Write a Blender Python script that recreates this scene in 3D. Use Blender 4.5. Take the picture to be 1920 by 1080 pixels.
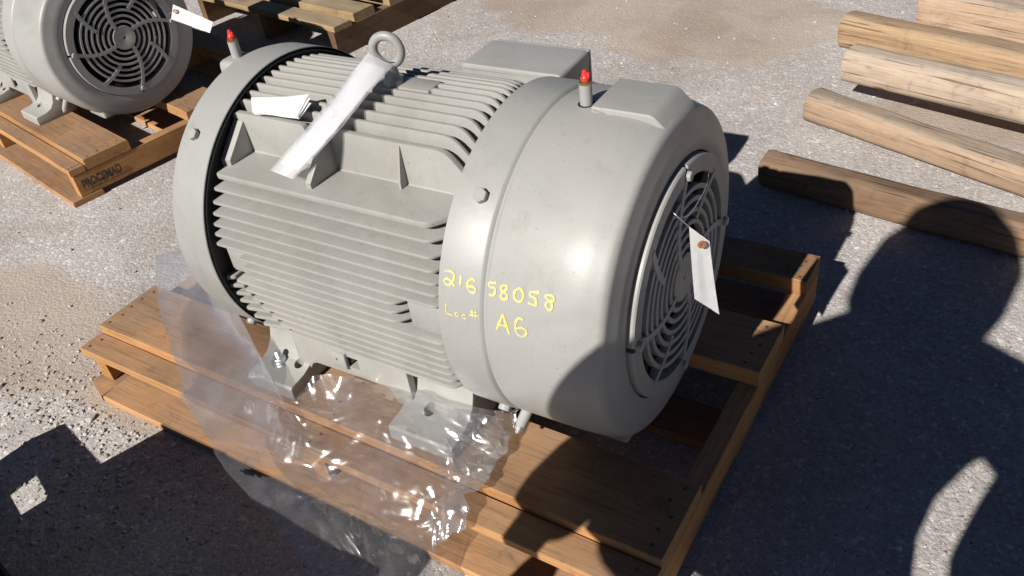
import bpy, bmesh, math, random
import numpy as np
from mathutils import Vector, Matrix, noise
random.seed(7)
for o in list(bpy.data.objects): bpy.data.objects.remove(o)
SC = bpy.context.scene
COL = SC.collection
R = math.radians
# ------------------------------------------------------------------ camera, sky, sun, exposure
cam = bpy.data.cameras.new('camera'); cam.sensor_width = 36.0; cam.lens = 30.106
cam.clip_start = 0.02; cam.clip_end = 400
co = bpy.data.objects.new('camera', cam); COL.objects.link(co)
co.location = (1.696, -0.6553, 1.2775); co.rotation_euler = (0.9127, 0.116, 0.5457)
SC.camera = co
SUN_DIR = Vector((0.096, 0.80, -0.594)).normalized()
w = bpy.data.worlds.new('World'); SC.world = w; w.use_nodes = True
nt = w.node_tree; bg = nt.nodes['Background']
sky = nt.nodes.new('ShaderNodeTexSky'); sky.sky_type = 'NISHITA'; sky.sun_disc = False
sky.altitude = 2500; sky.air_density = 0.34; sky.dust_density = 0.1; sky.ozone_density = 1.0   # very clear dry air: deep, dark sky
sky.sun_elevation = math.asin(-SUN_DIR.z); sky.sun_rotation = math.atan2(-SUN_DIR.x, -SUN_DIR.y)
nt.links.new(sky.outputs[0], bg.inputs[0]); bg.inputs[1].default_value = 0.05
sl = bpy.data.lights.new('sun', 'SUN'); sl.energy = 5.0; sl.angle = R(0.5); sl.color = (1.0, 0.955, 0.89)
so = bpy.data.objects.new('sun', sl); COL.objects.link(so)
so.rotation_euler = SUN_DIR.to_track_quat('-Z', 'Y').to_euler(); so.location = (0, -5, 6)
SC.view_settings.view_transform = 'Standard'; SC.view_settings.look = 'None'
SC.view_settings.gamma = 1.0; SC.view_settings.exposure = 0.50

# ------------------------------------------------------------------ materials
def nmat(name):
    m = bpy.data.materials.new(name); m.use_nodes = True
    n = m.node_tree.nodes; p = n['Principled BSDF']
    return m, m.node_tree, p
def N(nt, t, **kw):
    n = nt.nodes.new(t)
    for k, v in kw.items():
        if k in n.inputs: n.inputs[k].default_value = v
        else: setattr(n, k, v)
    return n
def L(nt, a, b): nt.links.new(a, b)
def ramp(nt, fac, stops):
    r = N(nt, 'ShaderNodeValToRGB'); L(nt, fac, r.inputs[0])
    e = r.color_ramp.elements
    while len(e) < len(stops): e.new(0.5)
    for i, (p, c) in enumerate(stops):
        e[i].position = p; e[i].color = (*c, 1) if len(c) == 3 else c
    return r.outputs[0]
def mixc(nt, f, a, b, mode='MIX'):
    m = N(nt, 'ShaderNodeMix'); m.data_type = 'RGBA'; m.blend_type = mode
    for s, v in ((0, f), (6, a), (7, b)):
        if hasattr(v, 'is_linked') or hasattr(v, 'links'): L(nt, v, m.inputs[s])
        else: m.inputs[s].default_value = v if s == 0 else (*v, 1) if len(v) == 3 else v
    return m.outputs[2]
def coords(nt, scale=(1, 1, 1), rnd=True):
    tc = N(nt, 'ShaderNodeTexCoord'); v = tc.outputs['Object']
    if rnd:
        oi = N(nt, 'ShaderNodeObjectInfo'); ml = N(nt, 'ShaderNodeMath', operation='MULTIPLY'); ml.inputs[1].default_value = 37.0
        L(nt, oi.outputs['Random'], ml.inputs[0]); ad = N(nt, 'ShaderNodeVectorMath', operation='ADD')
        L(nt, v, ad.inputs[0]); L(nt, ml.outputs[0], ad.inputs[1]); v = ad.outputs[0]
    mp = N(nt, 'ShaderNodeMapping'); mp.inputs['Scale'].default_value = scale
    L(nt, v, mp.inputs[0]); return mp.outputs[0]
def tex(nt, v, scale, detail=4, rough=0.55, dist=0.0):
    n = N(nt, 'ShaderNodeTexNoise', Scale=scale, Detail=detail, Roughness=rough, Distortion=dist); L(nt, v, n.inputs['Vector']); return n.outputs[0]
def bump(nt, p, h, strength, dist=0.002, prev=None):
    b = N(nt, 'ShaderNodeBump', Strength=strength, Distance=dist); L(nt, h, b.inputs['Height'])
    if prev: L(nt, prev, b.inputs['Normal'])
    L(nt, b.outputs[0], p.inputs['Normal']); return b.outputs[0]

def paint(name, c, rough=0.36, dust=0.25, cast=0.06):
    m, t, p = nmat(name); v = coords(t, rnd=False)
    a = tex(t, v, 7, 5); d = ramp(t, a, [(0.35, (0, 0, 0)), (0.75, (1, 1, 1))])
    f = N(t, 'ShaderNodeMath', operation='MULTIPLY'); f.inputs[1].default_value = dust; L(t, d, f.inputs[0])
    c2 = tuple(x * k for x, k in zip(c, (1.10, 1.05, 0.98)))
    sp = tex(t, v, 210, 2); spk = ramp(t, sp, [(0.68, (1, 1, 1)), (0.76, (0.62, 0.60, 0.57))])
    smu = ramp(t, tex(t, v, 2.6, 9, 0.68, 0.6), [(0.36, (0.86, 0.85, 0.83)), (0.52, (1, 1, 1)), (0.68, (1.06, 1.05, 1.03))])
    drip = N(t, 'ShaderNodeMapping'); drip.inputs['Scale'].default_value = (30, 30, 3.5); L(t, v, drip.inputs[0])
    dr = ramp(t, tex(t, drip.outputs[0], 1.0, 4, 0.6), [(0.28, (0.90, 0.885, 0.86)), (0.40, (1, 1, 1))])
    base = mixc(t, f.outputs[0], c, c2); base = mixc(t, 1.0, base, smu, 'MULTIPLY'); base = mixc(t, 1.0, base, dr, 'MULTIPLY'); base = mixc(t, 1.0, base, spk, 'MULTIPLY'); L(t, base, p.inputs['Base Color'])
    rr = N(t, 'ShaderNodeMapRange'); rr.inputs[3].default_value = rough - 0.08; rr.inputs[4].default_value = rough + 0.14
    L(t, a, rr.inputs[0]); L(t, rr.outputs[0], p.inputs['Roughness'])
    p.inputs['Specular IOR Level'].default_value = 0.5
    cb = bump(t, p, tex(t, v, 420, 3), 0.10, 0.0006); bump(t, p, tex(t, v, 95 if cast < 0.1 else 210, 4, 0.6), cast, 0.0022, cb); return m
def plain(name, c, rough=0.5, metal=0.0, var=0.15, scale=60):
    m, t, p = nmat(name); v = coords(t)
    a = tex(t, v, scale, 3); L(t, ramp(t, a, [(0.3, tuple(x * (1 - var) for x in c)), (0.7, tuple(min(1, x * (1 + var)) for x in c))]), p.inputs['Base Color'])
    p.inputs['Roughness'].default_value = rough; p.inputs['Metallic'].default_value = metal
    bump(t, p, tex(t, v, scale * 5, 2), 0.12, 0.0005); return m
def wood(name, axis, light, dark, cut, weather=0.8, ring=22, grey=(0.26, 0.21, 0.165), knots=False, sat_=0.98):
    # grain runs along axis; sawn edges keep the fresh colour, the walked-on face is weathered
    m, t, p = nmat(name)
    s = [ring, ring, ring]; s[axis] = ring * 0.045; v = coords(t, tuple(s))
    s2 = [190, 190, 190]; s2[axis] = 9; v2 = coords(t, tuple(s2)); v3 = coords(t)
    g = tex(t, v, 1.0, 6, 0.62, 1.6); fine = tex(t, v2, 1.0, 4, 0.7)
    col = ramp(t, g, [(0.30, dark), (0.47, tuple((a + b) / 2 for a, b in zip(light, dark))), (0.58, light), (0.72, tuple(x * 0.86 for x in light))])
    wth = ramp(t, tex(t, v3, 5, 5, 0.65), [(0.3, (0.35,) * 3), (0.65, (1,) * 3)])
    geo = N(t, 'ShaderNodeNewGeometry'); sx = N(t, 'ShaderNodeSeparateXYZ'); L(t, geo.outputs['True Normal'], sx.inputs[0])
    up = N(t, 'ShaderNodeMapRange'); up.inputs[1].default_value = 0.6; up.inputs[2].default_value = 0.9; L(t, sx.outputs[2], up.inputs[0])
    f = N(t, 'ShaderNodeMath', operation='MULTIPLY'); L(t, up.outputs[0], f.inputs[0]); L(t, wth, f.inputs[1])
    f2 = N(t, 'ShaderNodeMath', operation='MULTIPLY'); f2.inputs[1].default_value = weather; L(t, f.outputs[0], f2.inputs[0])
    side = mixc(t, 0.55, col, cut)
    top = mixc(t, 0.62, col, grey)
    c = mixc(t, f2.outputs[0], side, top)
    fr = ramp(t, fine, [(0.32, (0.62, 0.6, 0.58)), (0.55, (1, 1, 1))]); c = mixc(t, 0.75, c, fr, 'MULTIPLY')
    st = ramp(t, tex(t, v3, 2.2, 4, 0.6), [(0.54, (1, 1, 1)), (0.68, (0.66, 0.61, 0.58))]); c = mixc(t, 0.85, c, st, 'MULTIPLY')
    sc2 = ramp(t, tex(t, v3, 19, 6, 0.7, 1.0), [(0.30, (0.62, 0.58, 0.56)), (0.42, (1, 1, 1)), (0.70, (1.12, 1.1, 1.08))]); c = mixc(t, 0.8, c, sc2, 'MULTIPLY')
    sat = N(t, 'ShaderNodeHueSaturation'); sat.inputs['Saturation'].default_value = sat_; L(t, c, sat.inputs['Color']); c = sat.outputs[0]
    if knots:
        sk = [11, 11, 11]; sk[axis] = 4.5; vk = N(t, 'ShaderNodeTexVoronoi', Scale=1.0); L(t, coords(t, tuple(sk)), vk.inputs['Vector'])
        sep = N(t, 'ShaderNodeSeparateColor'); L(t, vk.outputs['Color'], sep.inputs[0])
        th = N(t, 'ShaderNodeMath', operation='MULTIPLY_ADD'); th.inputs[1].default_value = 0.10; th.inputs[2].default_value = 0.0; L(t, sep.outputs[1], th.inputs[0])
        df = N(t, 'ShaderNodeMath', operation='SUBTRACT'); L(t, vk.outputs['Distance'], df.inputs[0]); L(t, th.outputs[0], df.inputs[1])
        c = mixc(t, 0.85, c, ramp(t, df.outputs[0], [(0.0, (0.42, 0.28, 0.2)), (0.025, (0.75, 0.62, 0.5)), (0.06, (1, 1, 1))]), 'MULTIPLY')
        sc = [160, 160, 160]; sc[axis] = 3.0; c = mixc(t, 0.8, c, ramp(t, tex(t, coords(t, tuple(sc)), 1.0, 2, 0.5), [(0.33, (0.25, 0.2, 0.17)), (0.40, (1, 1, 1))]), 'MULTIPLY')
    oi = N(t, 'ShaderNodeObjectInfo'); hs = N(t, 'ShaderNodeHueSaturation'); L(t, c, hs.inputs['Color'])
    mr = N(t, 'ShaderNodeMapRange'); mr.inputs[3].default_value = 0.76; mr.inputs[4].default_value = 1.16; L(t, oi.outputs['Random'], mr.inputs[0]); L(t, mr.outputs[0], hs.inputs['Value'])
    L(t, hs.outputs[0], p.inputs['Base Color']); p.inputs['Roughness'].default_value = 0.78; p.inputs['Specular IOR Level'].default_value = 0.25
    b = bump(t, p, g, 0.25, 0.002); bump(t, p, fine, 0.5, 0.0012, b); return m
M = {}
M['grey'] = paint('grey_enamel', (0.285, 0.285, 0.275), 0.43)
M['grey2'] = paint('grey_enamel_matt', (0.305, 0.303, 0.290), 0.44, 0.5, 0.16)
M['zinc'] = plain('zinc_plated_steel', (0.60, 0.62, 0.63), 0.42, 0.85)
M['steel'] = plain('bare_steel', (0.45, 0.45, 0.45), 0.35, 1.0)
M['brass'] = plain('brass', (0.40, 0.25, 0.09), 0.4, 0.9)
M['red'] = plain('red_plastic', (0.75, 0.03, 0.02), 0.35)
M['black'] = plain('matt_black', (0.018, 0.018, 0.02), 0.6)
M['dark'] = plain('dark_cast_iron', (0.05, 0.05, 0.05), 0.6)
M['white'] = plain('white_card', (0.86, 0.86, 0.86), 0.7, var=0.03)
M['paper'] = plain('paper', (0.92, 0.93, 0.95), 0.75, var=0.04)
M['nail'] = plain('rusty_nail', (0.06, 0.035, 0.025), 0.7)
M['ink'] = plain('black_stencil_ink', (0.075, 0.048, 0.03), 0.8, var=0.75, scale=70)
M['eyelet'] = plain('brown_eyelet', (0.28, 0.11, 0.05), 0.5)
M['teal'] = plain('teal_paint', (0.03, 0.12, 0.14), 0.45)
M['olive'] = plain('dark_olive_paint', (0.035, 0.045, 0.04), 0.45)
M['wood_x'] = wood('pallet_board_wood', 0, (0.33, 0.19, 0.105), (0.20, 0.108, 0.058), (0.54, 0.27, 0.085), 0.9, grey=(0.215, 0.157, 0.115))
M['wood_y'] = wood('pallet_stringer_wood', 1, (0.46, 0.25, 0.11), (0.27, 0.125, 0.05), (0.52, 0.25, 0.075), 0.7)
M['wood_old'] = wood('weathered_pallet_wood', 0, (0.30, 0.225, 0.145), (0.16, 0.105, 0.06), (0.34, 0.23, 0.10), 0.7, grey=(0.26, 0.215, 0.165))
M['wood_old_y'] = wood('weathered_stringer_wood', 1, (0.20, 0.125, 0.065), (0.10, 0.06, 0.03), (0.17, 0.10, 0.045), 0.6)
M['log1'] = wood('brown_timber', 0, (0.25, 0.145, 0.075), (0.10, 0.055, 0.03), (0.23, 0.13, 0.065), 0.35, 16, knots=True, sat_=0.86)
M['log2'] = wood('tan_timber', 0, (0.37, 0.255, 0.165), (0.19, 0.115, 0.065), (0.38, 0.25, 0.15), 0.9, 14, (0.32, 0.285, 0.245), knots=True, sat_=0.86)
M['log3'] = wood('bleached_timber', 0, (0.42, 0.33, 0.245), (0.24, 0.17, 0.115), (0.42, 0.31, 0.215), 0.8, 14, (0.41, 0.36, 0.315), knots=True, sat_=0.86)
M['log4'] = wood('yellow_timber', 0, (0.37, 0.245, 0.13), (0.15, 0.08, 0.035), (0.36, 0.22, 0.105), 0.6, 26, (0.33, 0.265, 0.20), knots=True, sat_=0.86)
# yellow paint-stick marks, thin in places
m, t, p = nmat('yellow_paint_stick'); v = coords(t, rnd=False)
L(t, ramp(t, tex(t, v, 75, 5, 0.7), [(0.38, (0.38, 0.36, 0.25)), (0.50, (0.55, 0.46, 0.17)), (0.64, (0.68, 0.52, 0.11))]), p.inputs['Base Color']); p.inputs['Roughness'].default_value = 0.6; M['yellow'] = m
# crushed-stone yard
def ground_mat():
    m, t, p = nmat('crushed_stone_yard'); v = coords(t, rnd=False)
    big = tex(t, v, 1.3, 6, 0.6); med = tex(t, v, 9, 6, 0.6)
    wob = N(t, 'ShaderNodeMix'); wob.data_type = 'VECTOR'; wob.inputs[0].default_value = 0.006
    nz = N(t, 'ShaderNodeTexNoise', Scale=70.0); L(t, v, nz.inputs['Vector'])
    L(t, v, wob.inputs[4]); L(t, nz.outputs['Color'], wob.inputs[5]); vv = wob.outputs[1]
    vo = N(t, 'ShaderNodeTexVoronoi', Scale=105.0); L(t, vv, vo.inputs['Vector'])
    vo2 = N(t, 'ShaderNodeTexVoronoi', Scale=330.0); L(t, vv, vo2.inputs['Vector'])
    sp = N(t, 'ShaderNodeSeparateColor'); L(t, vo.outputs['Color'], sp.inputs[0])
    sp2 = N(t, 'ShaderNodeSeparateColor'); L(t, vo2.outputs['Color'], sp2.inputs[0])
    c1 = ramp(t, sp.outputs[0], [(0.0, (0.30, 0.285, 0.28)), (0.4, (0.37, 0.352, 0.345)), (0.85, (0.42, 0.40, 0.395)), (1.0, (0.62, 0.60, 0.58))])
    c2 = ramp(t, sp2.outputs[0], [(0.0, (0.12, 0.115, 0.11)), (0.08, (0.33, 0.312, 0.305)), (0.85, (0.41, 0.39, 0.38)), (1.0, (0.70, 0.68, 0.65))])
    sel = ramp(t, tex(t, v, 60, 4), [(0.42, (0, 0, 0)), (0.56, (1, 1, 1))])
    c = mixc(t, sel, c2, c1)
    # sandy dust lies in patches of its own
    geo = N(t, 'ShaderNodeNewGeometry'); mask = None
    for (x, y, rx, ry) in ((0.58, 2.38, 0.50, 0.42), (-0.05, 2.6, 0.5, 0.5), (-0.45, 0.05, 0.55, 0.22), (0.05, 0.02, 0.32, 0.12), (1.5, 1.85, 0.5, 0.10), (-1.3, 2.3, 0.8, 0.3), (2.2, 2.9, 0.7, 0.4)):
        s1 = N(t, 'ShaderNodeVectorMath', operation='SUBTRACT'); L(t, geo.outputs['Position'], s1.inputs[0]); s1.inputs[1].default_value = (x, y, 0)
        s2 = N(t, 'ShaderNodeVectorMath', operation='DIVIDE'); L(t, s1.outputs[0], s2.inputs[0]); s2.inputs[1].default_value = (rx, ry, 1)
        ln = N(t, 'ShaderNodeVectorMath', operation='LENGTH'); L(t, s2.outputs[0], ln.inputs[0])
        if mask is None: mask = ln.outputs['Value']
        else:
            mn = N(t, 'ShaderNodeMath', operation='MINIMUM'); L(t, mask, mn.inputs[0]); L(t, ln.outputs['Value'], mn.inputs[1]); mask = mn.outputs[0]
    ed = N(t, 'ShaderNodeMath', operation='MULTIPLY_ADD'); ed.inputs[1].default_value = 1.5; ed.inputs[2].default_value = -0.75; L(t, tex(t, v, 4.5, 7, 0.62), ed.inputs[0])
    ad = N(t, 'ShaderNodeMath', operation='ADD'); L(t, mask, ad.inputs[0]); L(t, ed.outputs[0], ad.inputs[1])
    dust = ramp(t, ad.outputs[0], [(0.80, (0.80,) * 3), (1.30, (0,) * 3)])
    grit = ramp(t, tex(t, v, 260, 3, 0.7), [(0.35, (0.30, 0.245, 0.20)), (0.55, (0.385, 0.32, 0.27)), (0.72, (0.50, 0.43, 0.375))])
    c = mixc(t, dust, c, grit)
    c = mixc(t, 0.7, c, ramp(t, big, [(0.3, (0.76, 0.73, 0.70)), (0.5, (0.98, 0.96, 0.945)), (0.7, (1.17, 1.16, 1.15))]), 'MULTIPLY')
    c = mixc(t, 0.6, c, ramp(t, tex(t, v, 3.3, 8, 0.66, 0.8), [(0.36, (0.84, 0.79, 0.74)), (0.55, (1.05, 1.04, 1.03)), (0.7, (1.13, 1.12, 1.12))]), 'MULTIPLY')
    c = mixc(t, 0.45, c, ramp(t, tex(t, v, 480, 2), [(0.27, (0.35, 0.33, 0.32)), (0.37, (1, 1, 1))]), 'MULTIPLY')
    L(t, c, p.inputs['Base Color']); p.inputs['Roughness'].default_value = 0.85; p.inputs['Specular IOR Level'].default_value = 0.3
    b = bump(t, p, med, 0.15, 0.02)
    iv = N(t, 'ShaderNodeMath', operation='MULTIPLY'); iv.inputs[1].default_value = -1.0; L(t, vo.outputs['Distance'], iv.inputs[0])
    b = bump(t, p, iv.outputs[0], 0.38, 0.004, b)
    iv2 = N(t, 'ShaderNodeMath', operation='MULTIPLY'); iv2.inputs[1].default_value = -1.0; L(t, vo2.outputs['Distance'], iv2.inputs[0])
    b = bump(t, p, iv2.outputs[0], 0.40, 0.002, b)
    bump(t, p, tex(t, v, 900, 2), 0.25, 0.0008, b); return m
M['ground'] = ground_mat()
def stone_mat():
    m, t, p = nmat('loose_stone'); g = N(t, 'ShaderNodeNewGeometry')
    L(t, ramp(t, g.outputs['Random Per Island'], [(0, (0.26, 0.23, 0.21)), (0.2, (0.36, 0.325, 0.30)), (0.85, (0.43, 0.40, 0.375)), (1, (0.58, 0.56, 0.53))]), p.inputs['Base Color'])
    p.inputs['Roughness'].default_value = 0.85; return m
M['stone'] = stone_mat()
def film_mat(name, haze, gloss_r=0.08, base=0.07, milk=0.72):
    m, t, p = nmat(name); o = t.nodes['Material Output']; t.nodes.remove(p); v = coords(t, rnd=False)
    tr = N(t, 'ShaderNodeBsdfTransparent'); tr.inputs[0].default_value = (0.93, 0.93, 0.94, 1)
    df = N(t, 'ShaderNodeBsdfDiffuse'); df.inputs[0].default_value = (milk, milk * 0.985, milk, 1)
    tl = N(t, 'ShaderNodeBsdfTranslucent'); tl.inputs[0].default_value = (0.6, 0.6, 0.6, 1)
    gl = N(t, 'ShaderNodeBsdfGlossy'); gl.inputs[0].default_value = (1, 1, 1, 1); gl.inputs['Roughness'].default_value = gloss_r
    b = N(t, 'ShaderNodeBump', Strength=0.10, Distance=0.004); L(t, tex(t, v, 22, 2, 0.5, 1.2), b.inputs['Height'])
    for s in (df, gl): L(t, b.outputs[0], s.inputs['Normal'])
    a = N(t, 'ShaderNodeMixShader'); a.inputs[0].default_value = 0.4; L(t, df.outputs[0], a.inputs[1]); L(t, tl.outputs[0], a.inputs[2])
    h = ramp(t, tex(t, v, 9, 5, 0.6), [(0.3, (haze * 0.6,) * 3), (0.75, (haze * 1.7,) * 3)])
    mx = N(t, 'ShaderNodeMixShader'); L(t, h, mx.inputs[0]); L(t, tr.outputs[0], mx.inputs[1]); L(t, a.outputs[0], mx.inputs[2])
    lw = N(t, 'ShaderNodeLayerWeight'); lw.inputs[0].default_value = 0.5; L(t, b.outputs[0], lw.inputs['Normal'])
    pw = N(t, 'ShaderNodeMath', operation='POWER'); pw.inputs[1].default_value = 4.0; L(t, lw.outputs['Facing'], pw.inputs[0])
    f2 = N(t, 'ShaderNodeMath', operation='MULTIPLY_ADD'); f2.inputs[1].default_value = 0.8; f2.inputs[2].default_value = base; L(t, pw.outputs[0], f2.inputs[0])
    m2 = N(t, 'ShaderNodeMixShader'); L(t, f2.outputs[0], m2.inputs[0]); L(t, mx.outputs[0], m2.inputs[1]); L(t, gl.outputs[0], m2.inputs[2])
    L(t, m2.outputs[0], o.inputs[0]); return m
M['film'] = film_mat('clear_plastic_film', 0.10, 0.17, 0.18)
M['sleeve'] = film_mat('milky_plastic_sleeve', 0.34, 0.3, 0.04, 0.95)

# ------------------------------------------------------------------ builders
def obj(name, bm, mat, parent=None, sharp=32, smooth=True):
    me = bpy.data.meshes.new(name); bm.normal_update(); bm.to_mesh(me); bm.free()
    if smooth:
        me.polygons.foreach_set('use_smooth', [True] * len(me.polygons)); me.set_sharp_from_angle(angle=R(sharp))
    if mat: me.materials.append(M[mat] if isinstance(mat, str) else mat)
    o = bpy.data.objects.new(name, me); COL.objects.link(o)
    if parent: o.parent = parent
    return o
def tag(o, label, cat=None, group=None, kind=None):
    if label: o['label'] = label
    if cat: o['category'] = cat
    if group: o['group'] = group
    if kind: o['kind'] = kind
    return o
def thing(name, label, cat, loc=(0, 0, 0), rz=0, group=None):
    o = bpy.data.objects.new(name, None); COL.objects.link(o); o.location = loc; o.rotation_euler = (0, 0, rz); o.empty_display_size = 0.1
    return tag(o, label, cat, group)
def box(bm, x0, x1, y0, y1, z0, z1, bev=0.0, seg=2, mtx=None):
    r = bmesh.ops.create_cube(bm, size=1.0); vs = r['verts']
    for v in vs: v.co = Vector(((x0 + x1) / 2 + v.co.x * (x1 - x0), (y0 + y1) / 2 + v.co.y * (y1 - y0), (z0 + z1) / 2 + v.co.z * (z1 - z0)))
    if bev:
        es = {e for v in vs for e in v.link_edges}
        r = bmesh.ops.bevel(bm, geom=list(es), offset=bev, segments=seg, affect='EDGES', profile=0.5); vs = list({v for f in r['faces'] for v in f.verts} | {v for v in vs if v.is_valid})
    if mtx: bmesh.ops.transform(bm, matrix=mtx, verts=vs)
    return vs
def B(): return bmesh.new()
def lathe(bm, prof, axis='x', n=96, c=(0, 0, 0), close=True, a0=0, a1=2 * math.pi):
    full = abs(a1 - a0 - 2 * math.pi) < 1e-6; k = n if full else n + 1; rows = []
    for i in range(k):
        a = a0 + (a1 - a0) * i / n; ca, sa = math.cos(a), math.sin(a); row = []
        for (h, r) in prof:
            if axis == 'x': q = (c[0] + h, c[1] - r * ca, c[2] + r * sa)
            else: q = (c[0] + r * ca, c[1] + r * sa, c[2] + h)
            row.append(bm.verts.new(q))
        rows.append(row)
    m = len(prof)
    for i in range(n):
        a, b = rows[i], rows[(i + 1) % k]
        for j in range(m if close else m - 1):
            j2 = (j + 1) % m
            try: bm.faces.new((a[j], b[j], b[j2], a[j2]))
            except ValueError: pass
    if not full and close:
        bm.faces.new(rows[0]); bm.faces.new(rows[-1][::-1])
    bmesh.ops.remove_doubles(bm, verts=[v for r_ in rows for v in r_], dist=1e-6)
    bmesh.ops.recalc_face_normals(bm, faces=bm.faces)
def cyl(bm, p0, p1, r0, r1=None, n=20, cap=True):
    p0, p1 = Vector(p0), Vector(p1); d = p1 - p0; r1 = r0 if r1 is None else r1
    q = d.to_track_quat('Z', 'Y').to_matrix().to_4x4()
    r = bmesh.ops.create_cone(bm, cap_ends=cap, segments=n, radius1=r0, radius2=r1, depth=d.length, matrix=Matrix.Translation((p0 + p1) / 2) @ q)
    return r['verts']
def hexa(bm, p, d, r, h):
    p = Vector(p); d = Vector(d).normalized(); vs = cyl(bm, p, p + d * h, r, r, 6)
    bmesh.ops.bevel(bm, geom=list({e for v in vs for e in v.link_edges}), offset=r * 0.09, segments=1, affect='EDGES')
def tube(bm, pts, r, n=10):
    pts = [Vector(q) for q in pts]; rows = []; up = Vector((0.13, 0.31, 0.94))
    for i, q in enumerate(pts):
        d = (pts[min(i + 1, len(pts) - 1)] - pts[max(i - 1, 0)]).normalized(); a = d.cross(up).normalized(); b = d.cross(a)
        rr = r[i] if isinstance(r, (list, tuple)) else r
        rows.append([bm.verts.new(q + (a * math.cos(2 * math.pi * k / n) + b * math.sin(2 * math.pi * k / n)) * rr) for k in range(n)])
    for i in range(len(rows) - 1):
        for k in range(n): bm.faces.new((rows[i][k], rows[i][(k + 1) % n], rows[i + 1][(k + 1) % n], rows[i + 1][k]))
    bm.faces.new(rows[0][::-1]); bm.faces.new(rows[-1]); bmesh.ops.recalc_face_normals(bm, faces=bm.faces)
def rpoly(pts, seg=4):
    # pts: (u, v, radius) polygon with rounded corners
    out = []; n = len(pts)
    for i in range(n):
        p = Vector(pts[i][:2]); r = pts[i][2] if len(pts[i]) > 2 else 0
        a = Vector(pts[i - 1][:2]) - p; b = Vector(pts[(i + 1) % n][:2]) - p
        if r <= 0: out.append(tuple(p)); continue
        r = min(r, a.length * 0.49, b.length * 0.49); a = p + a.normalized() * r; b = p + b.normalized() * r
        for k in range(seg + 1):
            s = k / seg; q = a * (1 - s) ** 2 + p * 2 * s * (1 - s) + b * s * s; out.append(tuple(q))
    return out
def prism(bm, pts, plane, lo, hi, bev=0.0, seg=2):
    # polygon extruded along the axis missing from plane ('xy','xz','yz')
    def P(u, v, h): return {'xy': (u, v, h), 'xz': (u, h, v), 'yz': (h, u, v)}[plane]
    a = [bm.verts.new(P(u, v, lo)) for u, v in pts]; b = [bm.verts.new(P(u, v, hi)) for u, v in pts]
    fs = [bm.faces.new(a), bm.faces.new(b[::-1])]
    for i in range(len(pts)): fs.append(bm.faces.new((a[i], a[(i + 1) % len(pts)], b[(i + 1) % len(pts)], b[i])))
    bmesh.ops.recalc_face_normals(bm, faces=fs)
    if bev:
        es = [e for e in set(fs[0].edges) | set(fs[1].edges)]
        bmesh.ops.bevel(bm, geom=es, offset=bev, segments=seg, affect='EDGES', profile=0.6)
def cut(o, cutter):
    me = bpy.data.meshes.new('cutter'); cutter.to_mesh(me); cutter.free(); c = bpy.data.objects.new('cutter', me); COL.objects.link(c)
    c.parent = o.parent
    md = o.modifiers.new('cut', 'BOOLEAN'); md.object = c; md.operation = 'DIFFERENCE'; md.solver = 'EXACT'
    bpy.context.view_layer.update(); dg = bpy.context.evaluated_depsgraph_get()
    nm = bpy.data.meshes.new_from_object(o.evaluated_get(dg)); o.modifiers.clear(); o.data = nm; nm.set_sharp_from_angle(angle=R(32))
    bpy.data.objects.remove(c); bpy.data.meshes.remove(me)
def copy_tree(o, parent=None):
    c = o.copy(); COL.objects.link(c); c.parent = parent
    for ch in list(o.children): copy_tree(ch, c)
    return c
def ribbon(bm, pts, nor, wd, lift=0.0):
    # flat stroke along pts with unit normals nor
    L_, R_ = [], []
    for i in range(len(pts)):
        d = (pts[min(i + 1, len(pts) - 1)] - pts[max(i - 1, 0)]).normalized(); s = d.cross(nor[i]).normalized() * (wd[i] if isinstance(wd, list) else wd) * 0.5
        q = pts[i] + nor[i] * lift; L_.append(bm.verts.new(q - s)); R_.append(bm.verts.new(q + s))
    for i in range(len(pts) - 1): bm.faces.new((L_[i], R_[i], R_[i + 1], L_[i + 1]))
def smoothline(p, k=5):
    out = []
    for i in range(len(p) - 1):
        a, b, c, d = p[max(i - 1, 0)], p[i], p[i + 1], p[min(i + 2, len(p) - 1)]
        for j in range(k):
            s = j / k; out.append(tuple(0.5 * (2 * b[m] + (c[m] - a[m]) * s + (2 * a[m] - 5 * b[m] + 4 * c[m] - d[m]) * s * s + (3 * b[m] - a[m] - 3 * c[m] + d[m]) * s ** 3) for m in range(len(b))))
    out.append(tuple(p[-1])); return out

# ------------------------------------------------------------------ the yard
bm = B(); bmesh.ops.create_grid(bm, x_segments=2, y_segments=2, size=40)
tag(obj('ground', bm, 'ground'), 'pale crushed stone yard surface with sandy brown dust patches', kind='structure')

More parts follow.
